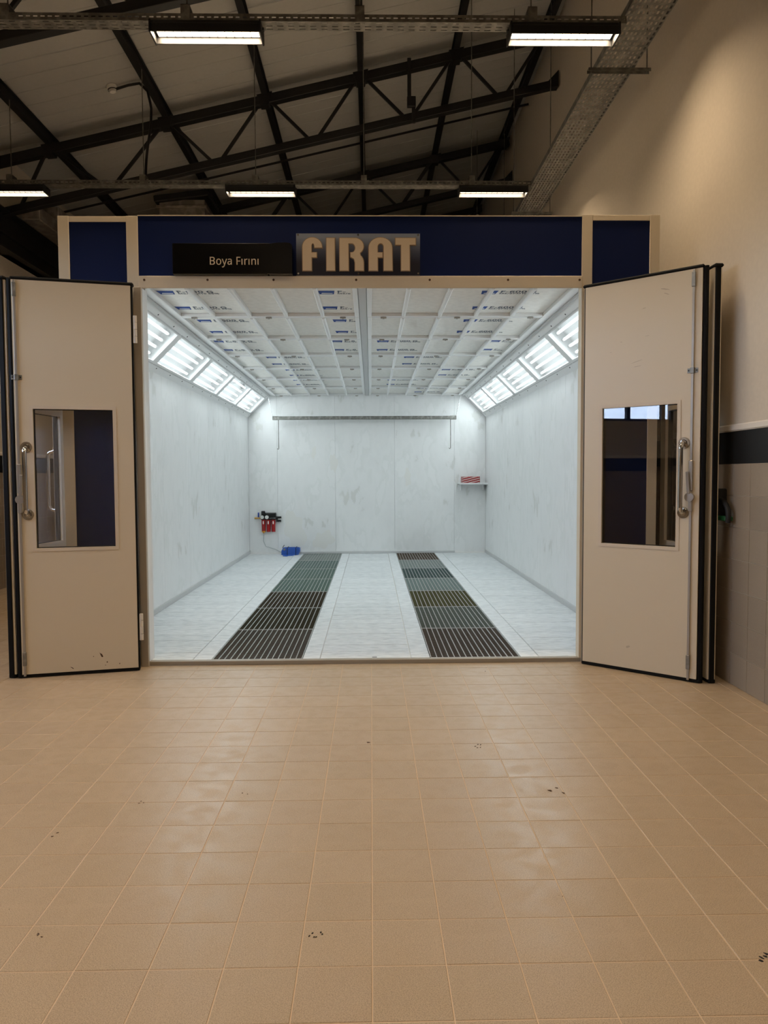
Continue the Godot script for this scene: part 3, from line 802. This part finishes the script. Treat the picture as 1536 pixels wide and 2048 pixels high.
# ---------------------------------------------------------------- folding doors
func leaf(t: Node3D, called: String, h: Vector3, dir: Vector3, W: float, front: float, first: bool) -> Node3D:
	# local x runs along the leaf from its hinge, z across it; front is the z side that faces the viewer
	var o := Node3D.new()
	o.name = called
	t.add_child(o, true)
	var x := dir.normalized()
	o.transform = Transform3D(Basis(x, Vector3.UP, x.cross(Vector3.UP)), h - t.position)
	var T := 0.05
	var zf := 0.0
	var zb := -front * T
	var w0 := 0.128
	var w1 := 0.618
	var y0 := 0.858
	var y1 := 1.77
	var b := 0.025
	var H := 2.595
	var lo := minf(zf, zb)
	var hi := maxf(zf, zb)
	var s := sh()
	s.span(Vector3(0, b, lo), Vector3(w0, H, hi)).span(Vector3(w1, b, lo), Vector3(W, H, hi)).span(Vector3(w0, b, lo), Vector3(w1, y0, hi)).span(Vector3(w0, y1, lo), Vector3(w1, H, hi))
	obj("panel", s, M.cream, o)
	var fr := sh()
	for zz in [zf + front * 0.002, zb - front * 0.002]:
		fr.span(Vector3(w0 - 0.022, y0 - 0.022, zz - 0.002), Vector3(w0, y1 + 0.022, zz + 0.002)).span(Vector3(w1, y0 - 0.022, zz - 0.002), Vector3(w1 + 0.022, y1 + 0.022, zz + 0.002))
		fr.span(Vector3(w0, y0 - 0.022, zz - 0.002), Vector3(w1, y0, zz + 0.002)).span(Vector3(w0, y1, zz - 0.002), Vector3(w1, y1 + 0.022, zz + 0.002))
	obj("window_bead", fr, M.cream_edge, o)
	var gk := sh()
	var g0 := minf(zf - front * 0.016, zb)
	var g1 := maxf(zf - front * 0.016, zb)
	gk.span(Vector3(w0, y0, g0), Vector3(w0 + 0.003, y1, g1)).span(Vector3(w1 - 0.003, y0, g0), Vector3(w1, y1, g1)).span(Vector3(w0, y0, g0), Vector3(w1, y0 + 0.003, g1)).span(Vector3(w0, y1 - 0.003, g0), Vector3(w1, y1, g1))
	obj("gasket", gk, M.rubber, o)
	obj("glass_pane", sh().span(Vector3(w0, y0, zf - front * 0.010), Vector3(w1, y1, zf - front * 0.016)), M.glass, o)
	# rubber round the leaf
	obj("top_seal", sh().span(Vector3(-0.02, H, lo - 0.004), Vector3(W + 0.01, H + 0.022, hi + 0.004), 0.008), M.rubber, o)
	obj("bottom_seal", sh().span(Vector3(-0.01, 0.002, lo + 0.004), Vector3(W + 0.02, b, hi - 0.002), 0.004), M.rubber, o)
	obj("edge_seal", sh().span(Vector3(W, 0.005, lo + 0.002), Vector3(W + 0.022, H + 0.01, hi - 0.006), 0.007).cyl(Vector3(W + 0.018, 0.005, zf - front * 0.022), Vector3(W + 0.018, H + 0.012, zf - front * 0.022), 0.014, 10), M.rubber, o)
	obj("hinge_seal", sh().span(Vector3(-0.012, 0.01, lo + 0.006), Vector3(0.0, H, hi - 0.01), 0.004), M.rubber, o)
	# pull handle
	var hx := 0.662
	var pts := PackedVector3Array()
	var zo := zf + front * 0.065
	for i in 7: pts.append(Vector3(hx, 1.52 - 0.035 * (1.0 - cos(PI * 0.5 * i / 6.0)) , zf + front * 0.065 * sin(PI * 0.5 * i / 6.0)))
	for i in 7: pts.append(Vector3(hx, 1.08 + 0.035 * (1.0 - sin(PI * 0.5 * i / 6.0)), zf + front * 0.065 * cos(PI * 0.5 * i / 6.0)))
	if first:
		var hd := obj("pull_handle", sh().tube(pts, 0.0145, 14), M.chrome, o)
		for y in [1.52, 1.08]: obj("rosette", sh().cyl(Vector3(hx, y, zf), Vector3(hx, y, zf + front * 0.008), 0.037, 24, 0.034).cyl(Vector3(hx, y, zf + front * 0.008), Vector3(hx, y, zf + front * 0.02), 0.022, 20, 0.017), M.chrome, hd)
	else:
		var zz2 := zb - front * 0.055
		var p2 := PackedVector3Array()
		for q in pts: p2.append(Vector3(W - 0.07, q.y, zb - front * absf(q.z - zf)))
		var hd2 := obj("pull_handle", sh().tube(p2, 0.0135, 12), M.chrome, o)
		for y in [1.52, 1.08]: obj("rosette", sh().cyl(Vector3(W - 0.07, y, zb), Vector3(W - 0.07, y, zb - front * 0.01), 0.034, 20, 0.03), M.chrome, hd2)
	# bolt gear
	if first:
		var bx := 0.708
		var g := sh()
		g.span(Vector3(bx - 0.007, 1.32, zf + front * 0.003), Vector3(bx + 0.007, H - 0.005, zf + front * 0.012), 0.001)
		g.span(Vector3(bx - 0.007, b - 0.01, zf + front * 0.003), Vector3(bx + 0.007, 1.12, zf + front * 0.012), 0.001)
		var gear := obj("bolt_rod", g, M.steel, o)
		for y in [2.53, 0.13]: obj("rod_guide", sh().span(Vector3(bx - 0.011, y - 0.045, zf), Vector3(bx + 0.011, y + 0.045, zf + front * 0.017), 0.002), M.zinc, gear)
		obj("rod_clip", sh().span(Vector3(bx - 0.032, 1.955, zf), Vector3(bx + 0.032, 1.985, zf + front * 0.004), 0.001).span(Vector3(bx - 0.012, 1.95, zf), Vector3(bx + 0.012, 1.99, zf + front * 0.018), 0.003), M.zinc, gear)
		for q in [-0.024, 0.024]: obj("screw", sh().cyl(Vector3(bx + q, 1.97, zf + front * 0.004), Vector3(bx + q, 1.97, zf + front * 0.0055), 0.005, 8), M.black_steel, gear)
		var lt := sh()
		lt.span(Vector3(bx - 0.013, 1.22, zf), Vector3(bx + 0.013, 1.41, zf + front * 0.02), 0.004)
		lt.cyl(Vector3(bx - 0.004, 1.18, zf), Vector3(bx - 0.004, 1.18, zf + front * 0.032), 0.028, 18)
		lt.bar(Vector3(bx - 0.006, 1.2, zf + front * 0.03), Vector3(bx - 0.016, 1.34, zf + front * 0.034), 0.018, 0.01, Vector3.RIGHT, 0.003)
		lt.span(Vector3(bx - 0.012, 1.09, zf), Vector3(bx + 0.012, 1.16, zf + front * 0.022), 0.004)
		obj("latch", lt, M.steel, gear)
		for y in ([2.31, 0.30] if front < 0.0 else []):
			var hn := sh()
			for q in 4: hn.cyl(Vector3(-0.026, y - 0.09 + q * 0.046, zf - front * 0.01), Vector3(-0.026, y - 0.09 + q * 0.046 + 0.043, zf - front * 0.01), 0.011, 12)
			hn.span(Vector3(-0.026, y - 0.09, zf - front * 0.012), Vector3(-0.012, y + 0.09, zf - front * 0.008))
			obj("hinge", hn, M.rail, o)
	return o

func doors() -> void:
	var l := thing("folding_door", "cream folding door swung open at the left, chrome pull handle at its left edge", "folding door", Vector3(-1.592, 0, 0.135))
	var du := Vector3(-0.707, 0, 0.16)
	# local z = dir x up: for the left leaf it points to the booth, so its front is -z
	var la := leaf(l, "front_leaf", Vector3(-1.592, 0, 0.135), du, 0.727, -1.0, true)
	leaf(l, "rear_leaf", Vector3(-2.345, 0, 0.285), Vector3(0.075, 0, -0.72), 0.72, 1.0, false)
	var sc := sh()
	rng.seed = 77
	for p in [[0.235, 0.125, 0.016, 0.042, -0.5], [0.285, 0.118, 0.006, 0.006, 0.0], [0.42, 0.05, 0.03, 0.006, 0.6], [0.2, 0.075, 0.01, 0.01, 0.3], [0.12, 0.06, 0.006, 0.012, 0.0], [0.21, 0.055, 0.012, 0.006, 0.2]]:
		var poly := PackedVector2Array()
		for i in 9:
			var a := TAU * i / 9.0
			var d := Vector2(cos(a) * p[2], sin(a) * p[3]) * 0.5 * rng.randf_range(0.5, 1.1)
			poly.append(Vector2(p[0], p[1]) + d.rotated(p[4]))
		sc.prism(poly, -0.0006, 0.0)
	obj("scuff_marks", sc, M.scuff, la)
	var r := thing("folding_door", "cream folding door swung open at the right beside the tiled wall, its pane mirroring daylight", "folding door", Vector3(1.475, 0, 0.071))
	var ra := leaf(r, "front_leaf", Vector3(1.475, 0, 0.071), Vector3(0.579, 0, 0.487), 0.757, 1.0, true)
	var fs := sh()
	for p in [[0.53, 2.50, 0.07, 0.010, -0.3], [0.54, 2.47, 0.045, 0.008, -0.4], [0.40, 2.40, 0.03, 0.006, 0.2], [0.35, 2.06, 0.09, 0.006, 0.25], [0.36, 2.03, 0.06, 0.005, 0.1], [0.42, 2.22, 0.04, 0.004, 0.1], [0.25, 2.2, 0.018, 0.005, 0.0], [0.18, 2.14, 0.018, 0.004, 0.0], [0.32, 0.17, 0.035, 0.02, 0.2]]:
		var poly2 := PackedVector2Array()
		for i in 11:
			var a2 := TAU * i / 11.0
			poly2.append(Vector2(p[0], p[1]) + (Vector2(cos(a2) * p[2], sin(a2) * p[3]) * 0.5 * rng.randf_range(0.55, 1.1)).rotated(p[4]))
		fs.prism(poly2, 0.0, 0.0005)
	obj("scuff_marks", fs, M.faint_mark, ra)
	leaf(r, "rear_leaf", Vector3(2.125, 0, 0.56), Vector3(-0.035, 0, -0.70), 0.70, -1.0, false)

# ---------------------------------------------------------------- signs and small things
func arc(c: Vector2, rx: float, ry: float, a0: float, a1: float, n := 8) -> PackedVector2Array:
	var p := PackedVector2Array()
	for i in n + 1:
		var a := deg_to_rad(a0 + (a1 - a0) * i / n)
		p.append(c + Vector2(cos(a) * rx, -sin(a) * ry))
	return p

func signs() -> void:
	var s := thing("black_sign", "glossy black lightbox sign reading Boya Fırını on the navy fascia", "sign", Vector3(-0.926, 2.694, 0.0))
	obj("sign_box", sh().span(Vector3(-0.406, 0, 0), Vector3(0.25, 0.208, 0.05), 0.004), M.black_gloss, s)
	var cap := PackedVector2Array()
	cap.append_array([Vector2(0.235, 0.0), Vector2(0.405, 0.0)])
	cap.append_array([Vector2(0.405, 0.185), Vector2(0.400, 0.197), Vector2(0.388, 0.205), Vector2(0.36, 0.208), Vector2(0.30, 0.206), Vector2(0.25, 0.199), Vector2(0.236, 0.194)])
	obj("end_cap", sh().prism(cap, 0.0, 0.064), M.black_gloss, s)
	var f := SystemFont.new()
	f.font_names = PackedStringArray(["Droid Sans"])
	var tx := TextMesh.new()
	tx.font = f
	tx.text = "Boya Fırını"
	tx.font_size = 64
	tx.pixel_size = 0.00113
	tx.depth = 0.003
	obj("lettering", tx, M.letters, s).position = Vector3(0.012, 0.088, 0.052)

	var g := thing("company_sign", "rectangular sign with raised cream capitals on a grey-to-navy plate", "sign", Vector3(-0.0745, 2.696, 0.0))
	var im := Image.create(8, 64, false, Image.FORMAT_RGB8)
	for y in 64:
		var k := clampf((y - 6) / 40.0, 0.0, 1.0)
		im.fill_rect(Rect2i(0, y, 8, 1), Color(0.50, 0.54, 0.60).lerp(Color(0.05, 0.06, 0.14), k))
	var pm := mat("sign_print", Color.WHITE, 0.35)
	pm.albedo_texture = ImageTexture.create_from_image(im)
	var plate := BoxMesh.new()
	plate.size = Vector3(0.847, 0.283, 0.012)
	var q := QuadMesh.new()
	q.size = Vector2(0.847, 0.283)
	obj("back_plate", plate, M.booth_grey, g).position = Vector3(0, 0.1415, 0.006)
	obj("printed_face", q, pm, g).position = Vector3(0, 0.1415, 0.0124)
	for x in [-0.41, 0.0, 0.41]:
		for y in [0.012, 0.272]: obj("fixing_stud", sh().cyl(Vector3(x, y, 0.012), Vector3(x, y, 0.018), 0.0065, 12), M.chrome, g)
	var L := {}
	var p := PackedVector2Array([Vector2(797, 250)])
	p.append_array(arc(Vector2(855, 108), 58, 56, 180, 0, 14))
	p.append_array([Vector2(913, 112), Vector2(868, 112)])
	p.append_array(arc(Vector2(859, 104), 9, 17, 0, 180, 6))
	p.append_array([Vector2(850, 142), Vector2(880, 142), Vector2(880, 170), Vector2(850, 170), Vector2(850, 250)])
	L["F"] = p
	L["I"] = PackedVector2Array([Vector2(941, 250), Vector2(941, 55), Vector2(990, 55), Vector2(990, 250)])
	p = PackedVector2Array([Vector2(1020, 250), Vector2(1020, 55), Vector2(1095, 55)])
	p.append_array(arc(Vector2(1110, 104), 53, 49, 80, -55, 10))
	p.append_array(arc(Vector2(1118, 202), 45, 52, 55, 0, 6))
	p.append_array([Vector2(1163, 250), Vector2(1112, 250), Vector2(1112, 200), Vector2(1106, 180), Vector2(1085, 168), Vector2(1085, 142)])
	p.append_array(arc(Vector2(1092, 114), 22, 28, -80, 85, 8))
	p.append_array([Vector2(1072, 86), Vector2(1072, 250)])
	L["R"] = p
	p = PackedVector2Array([Vector2(1195, 250)])
	p.append_array(arc(Vector2(1265, 112), 70, 60, 180, 0, 14))
	p.append_array([Vector2(1336, 250), Vector2(1285, 250)])
	p.append_array(arc(Vector2(1266, 106), 19, 20, 0, 180, 8))
	p.append_array([Vector2(1247, 142), Vector2(1276, 142), Vector2(1276, 170), Vector2(1247, 170), Vector2(1247, 250)])
	L["A"] = p
	L["T"] = PackedVector2Array([Vector2(1356, 55), Vector2(1476, 55), Vector2(1476, 95), Vector2(1440, 95), Vector2(1440, 250), Vector2(1390, 250), Vector2(1390, 95), Vector2(1356, 95)])
	for c in ["F", "I", "R", "A", "T"]:
		var poly := PackedVector2Array()
		for v in L[c]: poly.append(Vector2((v.x - 1131.0) * 0.001136, (278.0 - v.y) * 0.001117))
		var o := obj("letter", sh().prism(poly, 0.0165, 0.022), M.letters, g)
		for big in Geometry2D.offset_polygon(poly, 0.005, Geometry2D.JOIN_MITER):
			obj("letter_edge", sh().prism(big, 0.0125, 0.0175), M.letter_edge, o)

func back_wall_things() -> void:
	# air preparation unit
	var a := thing("air_regulator", "compressed-air filter unit with three red bowls and two gauges on the back wall", "air regulator", Vector3(-1.71, 0.40, BZ))
	obj("manifold", sh().span(Vector3(-0.12, 0.225, 0.0), Vector3(0.125, 0.325, 0.075), 0.008).span(Vector3(-0.12, 0.212, 0.01), Vector3(0.125, 0.235, 0.09), 0.004), M.black_gloss, a)
	obj("pressure_switch", sh().span(Vector3(-0.118, 0.3, 0.01), Vector3(-0.062, 0.352, 0.08), 0.006), M.black_steel, a)
	obj("side_outlet", sh().cyl(Vector3(0.125, 0.245, 0.04), Vector3(0.21, 0.245, 0.04), 0.017, 12).span(Vector3(0.13, 0.17, 0.02), Vector3(0.15, 0.24, 0.06), 0.004).cyl(Vector3(0.15, 0.195, 0.04), Vector3(0.205, 0.195, 0.04), 0.012, 10).cyl(Vector3(0.165, 0.18, 0.02), Vector3(0.165, 0.18, 0.075), 0.012, 10).cyl(Vector3(0.195, 0.18, 0.02), Vector3(0.195, 0.18, 0.075), 0.012, 10), M.black_steel, a)
	for k in 3:
		var x := -0.085 + k * 0.082
		var bw := obj("bowl", sh().cyl(Vector3(x, 0.216, 0.05), Vector3(x, 0.005, 0.05), 0.034, 16, 0.031), M.red, a)
		obj("sight_glass", sh().span(Vector3(x - 0.009, 0.135, 0.076), Vector3(x + 0.009, 0.185, 0.088), 0.003), M.gauge, bw)
		obj("bezel", sh().cyl(Vector3(x, 0.207, 0.05), Vector3(x, 0.22, 0.05), 0.037, 16), M.black_steel, bw)
	for k in 2:
		var x2 := -0.1 + k * 0.078
		var gg := obj("gauge", sh().cyl(Vector3(x2, 0.252, 0.075), Vector3(x2, 0.252, 0.11), 0.033, 24), M.black_steel, a)
		obj("dial", sh().cyl(Vector3(x2, 0.252, 0.11), Vector3(x2, 0.252, 0.112), 0.030, 24), M.gauge, gg)
		obj("needle", sh().bar(Vector3(x2 - 0.014, 0.239, 0.1135), Vector3(x2 + 0.016, 0.267, 0.1135), 0.004, 0.001, Vector3.BACK), M.black_steel, gg)
	var vv := obj("ball_valve", sh().cyl(Vector3(-0.235, 0.232, 0.04), Vector3(-0.12, 0.232, 0.04), 0.012, 12).cyl(Vector3(-0.235, 0.232, 0.04), Vector3(-0.2, 0.232, 0.04), 0.017, 6), M.brass, a)
	obj("lever", sh().span(Vector3(-0.182, 0.25, 0.035), Vector3(-0.16, 0.328, 0.045), 0.003), M.blue_lever, vv)
	obj("drain_cap", sh().cyl(Vector3(-0.085, 0.02, 0.05), Vector3(-0.085, 0.0, 0.05), 0.034, 14).cyl(Vector3(-0.085, 0.0, 0.05), Vector3(-0.085, -0.02, 0.05), 0.012, 10), M.amber, a)
	var path := Curve3D.new()
	path.add_point(Vector3(-1.795, 0.385, BZ + 0.05), Vector3.ZERO, Vector3(0.0, -0.12, 0))
	path.add_point(Vector3(-1.765, 0.16, BZ + 0.03), Vector3(-0.06, 0.06, 0), Vector3(0.08, -0.05, 0))
	path.add_point(Vector3(-1.6, 0.105, BZ + 0.03), Vector3(-0.08, 0.0, 0), Vector3(0.08, -0.01, 0))
	path.add_point(Vector3(-1.48, 0.045, BZ + 0.05), Vector3(-0.05, 0.04, 0), Vector3(0.01, -0.01, 0.02))
	var pts := PackedVector3Array()
	for i in 31: pts.append(path.sample_baked(path.get_baked_length() * i / 30.0))
	tag(obj("drain_hose", sh().tube(pts, 0.006, 8), M.clear_hose), "thin grey drain hose curving from the regulator down to the floor", "hose")
	# patches of dull overspray on the back wall
	rng.seed = 41
	for q in [[-1.28, 0.42, 0.24, 0.36], [-0.80, 0.26, 0.2, 0.2], [-0.62, 1.55, 0.07, 0.22], [-0.95, 1.72, 0.05, 0.12], [0.62, 1.3, 0.08, 0.16]]:
		var poly := PackedVector2Array()
		for i in 40:
			var d := Vector2.from_angle(TAU * i / 40.0)
			poly.append(Vector2(d.x * q[2], d.y * q[3]) * (0.78 + 0.16 * sin(TAU * i * 2.0 / 40.0 + q[0] * 7.0) + 0.12 * sin(TAU * i * 5.0 / 40.0 + q[1] * 9.0) + rng.randf_range(-0.05, 0.05)))
		obj("overspray_patch", sh().prism(poly, 0.0, 0.0005), M.overspray, get_node("paint_booth")).position = Vector3(q[0], q[1], BZ)
	# blue hose coil
	var h := thing("hose_coil", "coiled bright blue air hose lying at the foot of the back wall", "hose", Vector3(-1.335, FY, BZ + 0.15))
	var coil := sh()
	for k in 7:
		var ring := PackedVector3Array()
		for i in 32:
			var an := TAU * i / 32.0
			var e := 0.7
			ring.append(Vector3(signf(cos(an)) * pow(absf(cos(an)), e) * (0.15 - 0.004 * absf(k - 3)) + 0.004 * (k - 3), 0.0095 + k * 0.0165, signf(sin(an)) * pow(absf(sin(an)), e) * 0.1))
		coil.tube(ring, 0.0085, 8, true)
	obj("coil", coil, M.blue_hose, h)
	for x in [-0.05, 0.09]: obj("tie_strap", sh().span(Vector3(x, 0.0, 0.105), Vector3(x + 0.008, 0.128, 0.112), 0.001).span(Vector3(x, 0.122, -0.1), Vector3(x + 0.008, 0.13, 0.112), 0.001), M.black_steel, h)
	obj("coupling", sh().cyl(Vector3(-0.09, 0.1, 0.11), Vector3(-0.09, 0.1, 0.14), 0.017, 14), M.zinc, h)
	obj("hose_nozzle", sh().cyl(Vector3(-0.13, 0.12, 0.05), Vector3(-0.1, 0.165, 0.06), 0.007, 8), M.zinc, h)
	var tail := PackedVector3Array()
	for i in 20: tail.append(Vector3(-0.02 + 0.08 * sin(i * 0.33), 0.008, 0.13 + i * 0.008))
	obj("hose_end", sh().tube(tail, 0.0075, 8), M.blue_hose, h)
	# shelf and striped box
	var sf := thing("wall_shelf", "small white metal shelf in the back right corner of the booth", "shelf", Vector3(1.70, 1.18, BZ))
	obj("board", sh().span(Vector3(-0.245, 0, 0), Vector3(0.23, 0.004, 0.25)).span(Vector3(-0.245, -0.004, 0.243), Vector3(0.23, 0.026, 0.25), 0.001).span(Vector3(-0.245, 0, 0), Vector3(-0.241, 0.026, 0.25)), M.booth_plain, sf)
	obj("bracket", sh().span(Vector3(-0.2, -0.10, 0), Vector3(-0.197, 0, 0.12)).span(Vector3(0.18, -0.10, 0), Vector3(0.183, 0, 0.12)), M.booth_plain, sf)
	var im := Image.create(64, 64, false, Image.FORMAT_RGB8)
	for y in 64:
		for x in 64:
			var d := (x + 2 * y) % 64
			im.set_pixel(x, y, Color(0.88, 0.86, 0.84) if d < 16 or (d > 24 and d < 29) else (Color(0.66, 0.07, 0.09) if d < 46 else Color(0.42, 0.05, 0.06)))
	var sm := mat("stripes", Color.WHITE, 0.5)
	sm.albedo_texture = ImageTexture.create_from_image(im)
	sm.uv1_triplanar = true
	sm.uv1_scale = Vector3(7, 14, 7)
	var bx := thing("striped_box", "red and white diagonally striped cardboard box on the small shelf", "box", Vector3(1.655, 1.184, BZ + 0.14))
	obj("carton", sh().box(Vector3(0, 0.06, 0), Vector3(0.3, 0.12, 0.13), 0.003, Basis.from_euler(Vector3(0, 0.06, 0))), sm, bx)
	obj("lid_flap", sh().box(Vector3(0.0, 0.124, 0.0), Vector3(0.3, 0.004, 0.125), 0.001, Basis.from_euler(Vector3(0.05, 0.06, 0.01))), sm, bx)
	# hanging rail with chains and hooks
	var y := 2.28
	var z := BZ + 0.22
	var rl := thing("hanging_rail", "long galvanised hanging rail on chains below the booth ceiling", "rail", Vector3(-0.095, y, z))
	obj("rail_profile", sh().span(Vector3(-1.49, -0.028, -0.025), Vector3(1.49, 0.028, 0.025), 0.006), M.zinc, rl)
	for sx in [-1.0, 1.0]:
		obj("end_piece", sh().span(Vector3(sx * 1.40, -0.031, -0.028), Vector3(sx * 1.505, 0.031, 0.028), 0.003), M.zinc, rl)
		obj("hook_rod", sh().tube(PackedVector3Array([Vector3(sx * 1.41, -0.025, 0), Vector3(sx * 1.412, -0.3, 0), Vector3(sx * 1.41, -0.5, 0), Vector3(sx * 1.41 - 0.01, -0.51, 0.0), Vector3(sx * 1.41 - 0.025, -0.495, 0)]), 0.006, 6), M.zinc_dull, rl)
		var ch := sh()
		var q0 := Vector3(sx * 1.50, 0.02, 0)
		var q1 := Vector3(sx * 1.475 + 0.05 * sx, 0.13, 0)
		var q2 := Vector3(sx * 1.575, 0.37, 0)
		var m := 0
		for seg in [[q0, q1], [q1, q2]]:
			var n := int(seg[0].distance_to(seg[1]) / 0.026) + 1
			for i in n:
				var c: Vector3 = seg[0].lerp(seg[1], (i + 0.5) / n)
				var dd: Vector3 = (seg[1] - seg[0]).normalized()
				var sd := Vector3.BACK if m % 2 == 0 else dd.cross(Vector3.BACK)
				var ring := PackedVector3Array()
				for k in 10:
					var an := TAU * k / 10.0
					ring.append(c + dd * cos(an) * 0.018 + sd * sin(an) * 0.010)
				ch.tube(ring, 0.004, 5, true)
				m += 1
		obj("chain", ch, M.booth_plain, rl)

func odds() -> void:
	# hook on the right wall behind the door
	var k := thing("wall_hook", "black hook with a green base on the tiled wall behind the right door", "hook", Vector3(XR, 1.06, 0.52))
	obj("back_plate", sh().span(Vector3(-0.07, -0.02, -0.12), Vector3(-0.006, 0.17, -0.03), 0.008), M.black_steel, k)
	var pts := PackedVector3Array()
	for i in 11:
		var an := PI * 0.62 * i / 10.0
		pts.append(Vector3(-0.055, 0.1 * cos(an) - 0.0, -0.03 + 0.11 * sin(an)))
	obj("arm", sh().tube(pts, 0.016, 10), M.black_steel, k)
	obj("foot", sh().span(Vector3(-0.075, -0.03, -0.06), Vector3(-0.02, 0.0, 0.075), 0.006), M.green, k)
	# marks on the floor tiles
	rng.seed = 19
	var spots := [[630, 1869, 0.011, 7], [1526, 1913, 0.02, 6], [722, 1483, 0.022, 2], [85, 1866, 0.012, 3], [287, 1604, 0.012, 3], [115, 1668, 0.015, 2], [486, 1590, 0.012, 2], [952, 1490, 0.02, 5], [1120, 1580, 0.025, 5], [1125, 1792, 0.006, 2], [24, 1820, 0.006, 1], [700, 1452, 0.006, 2], [975, 1342, 0.012, 2]]
	var c := Vector3(0.004, 1.3186, 5.014)
	var bs := Basis.from_euler(Vector3(-0.0494, -0.0178, -0.00494))
	for i in spots.size():
		var d := bs * Vector3((spots[i][0] - 768.0) / 1436.86, -(spots[i][1] - 1024.0) / 1436.86, -1.0)
		var at := c + d * (-c.y / d.y)
		var s := sh()
		for j in spots[i][3]:
			var poly := PackedVector2Array()
			var o: Vector2 = Vector2(rng.randf_range(-1, 1), rng.randf_range(-1, 1)) * spots[i][2] * 1.6
			for q in 7: poly.append(o + Vector2.from_angle(TAU * q / 7.0) * spots[i][2] * rng.randf_range(0.15, 0.45) * Vector2(1.0, 0.6))
			s.prism(poly, 0.0, 0.0007)
		var ob := obj("floor_mark", s, M.dark_mark if spots[i][2] < 0.021 and i < 2 else M.scuff, get_node("floor"))
		ob.transform = Transform3D(Basis.from_euler(Vector3(-PI / 2, 0, rng.randf() * 3.0)), Vector3(at.x, 0.0004, at.z))

func _ready() -> void:
	camera_and_sky()
	materials()
	hall()
	roof_steel()
	booth()
	doors()
	lamps()
	signs()
	back_wall_things()
	odds()
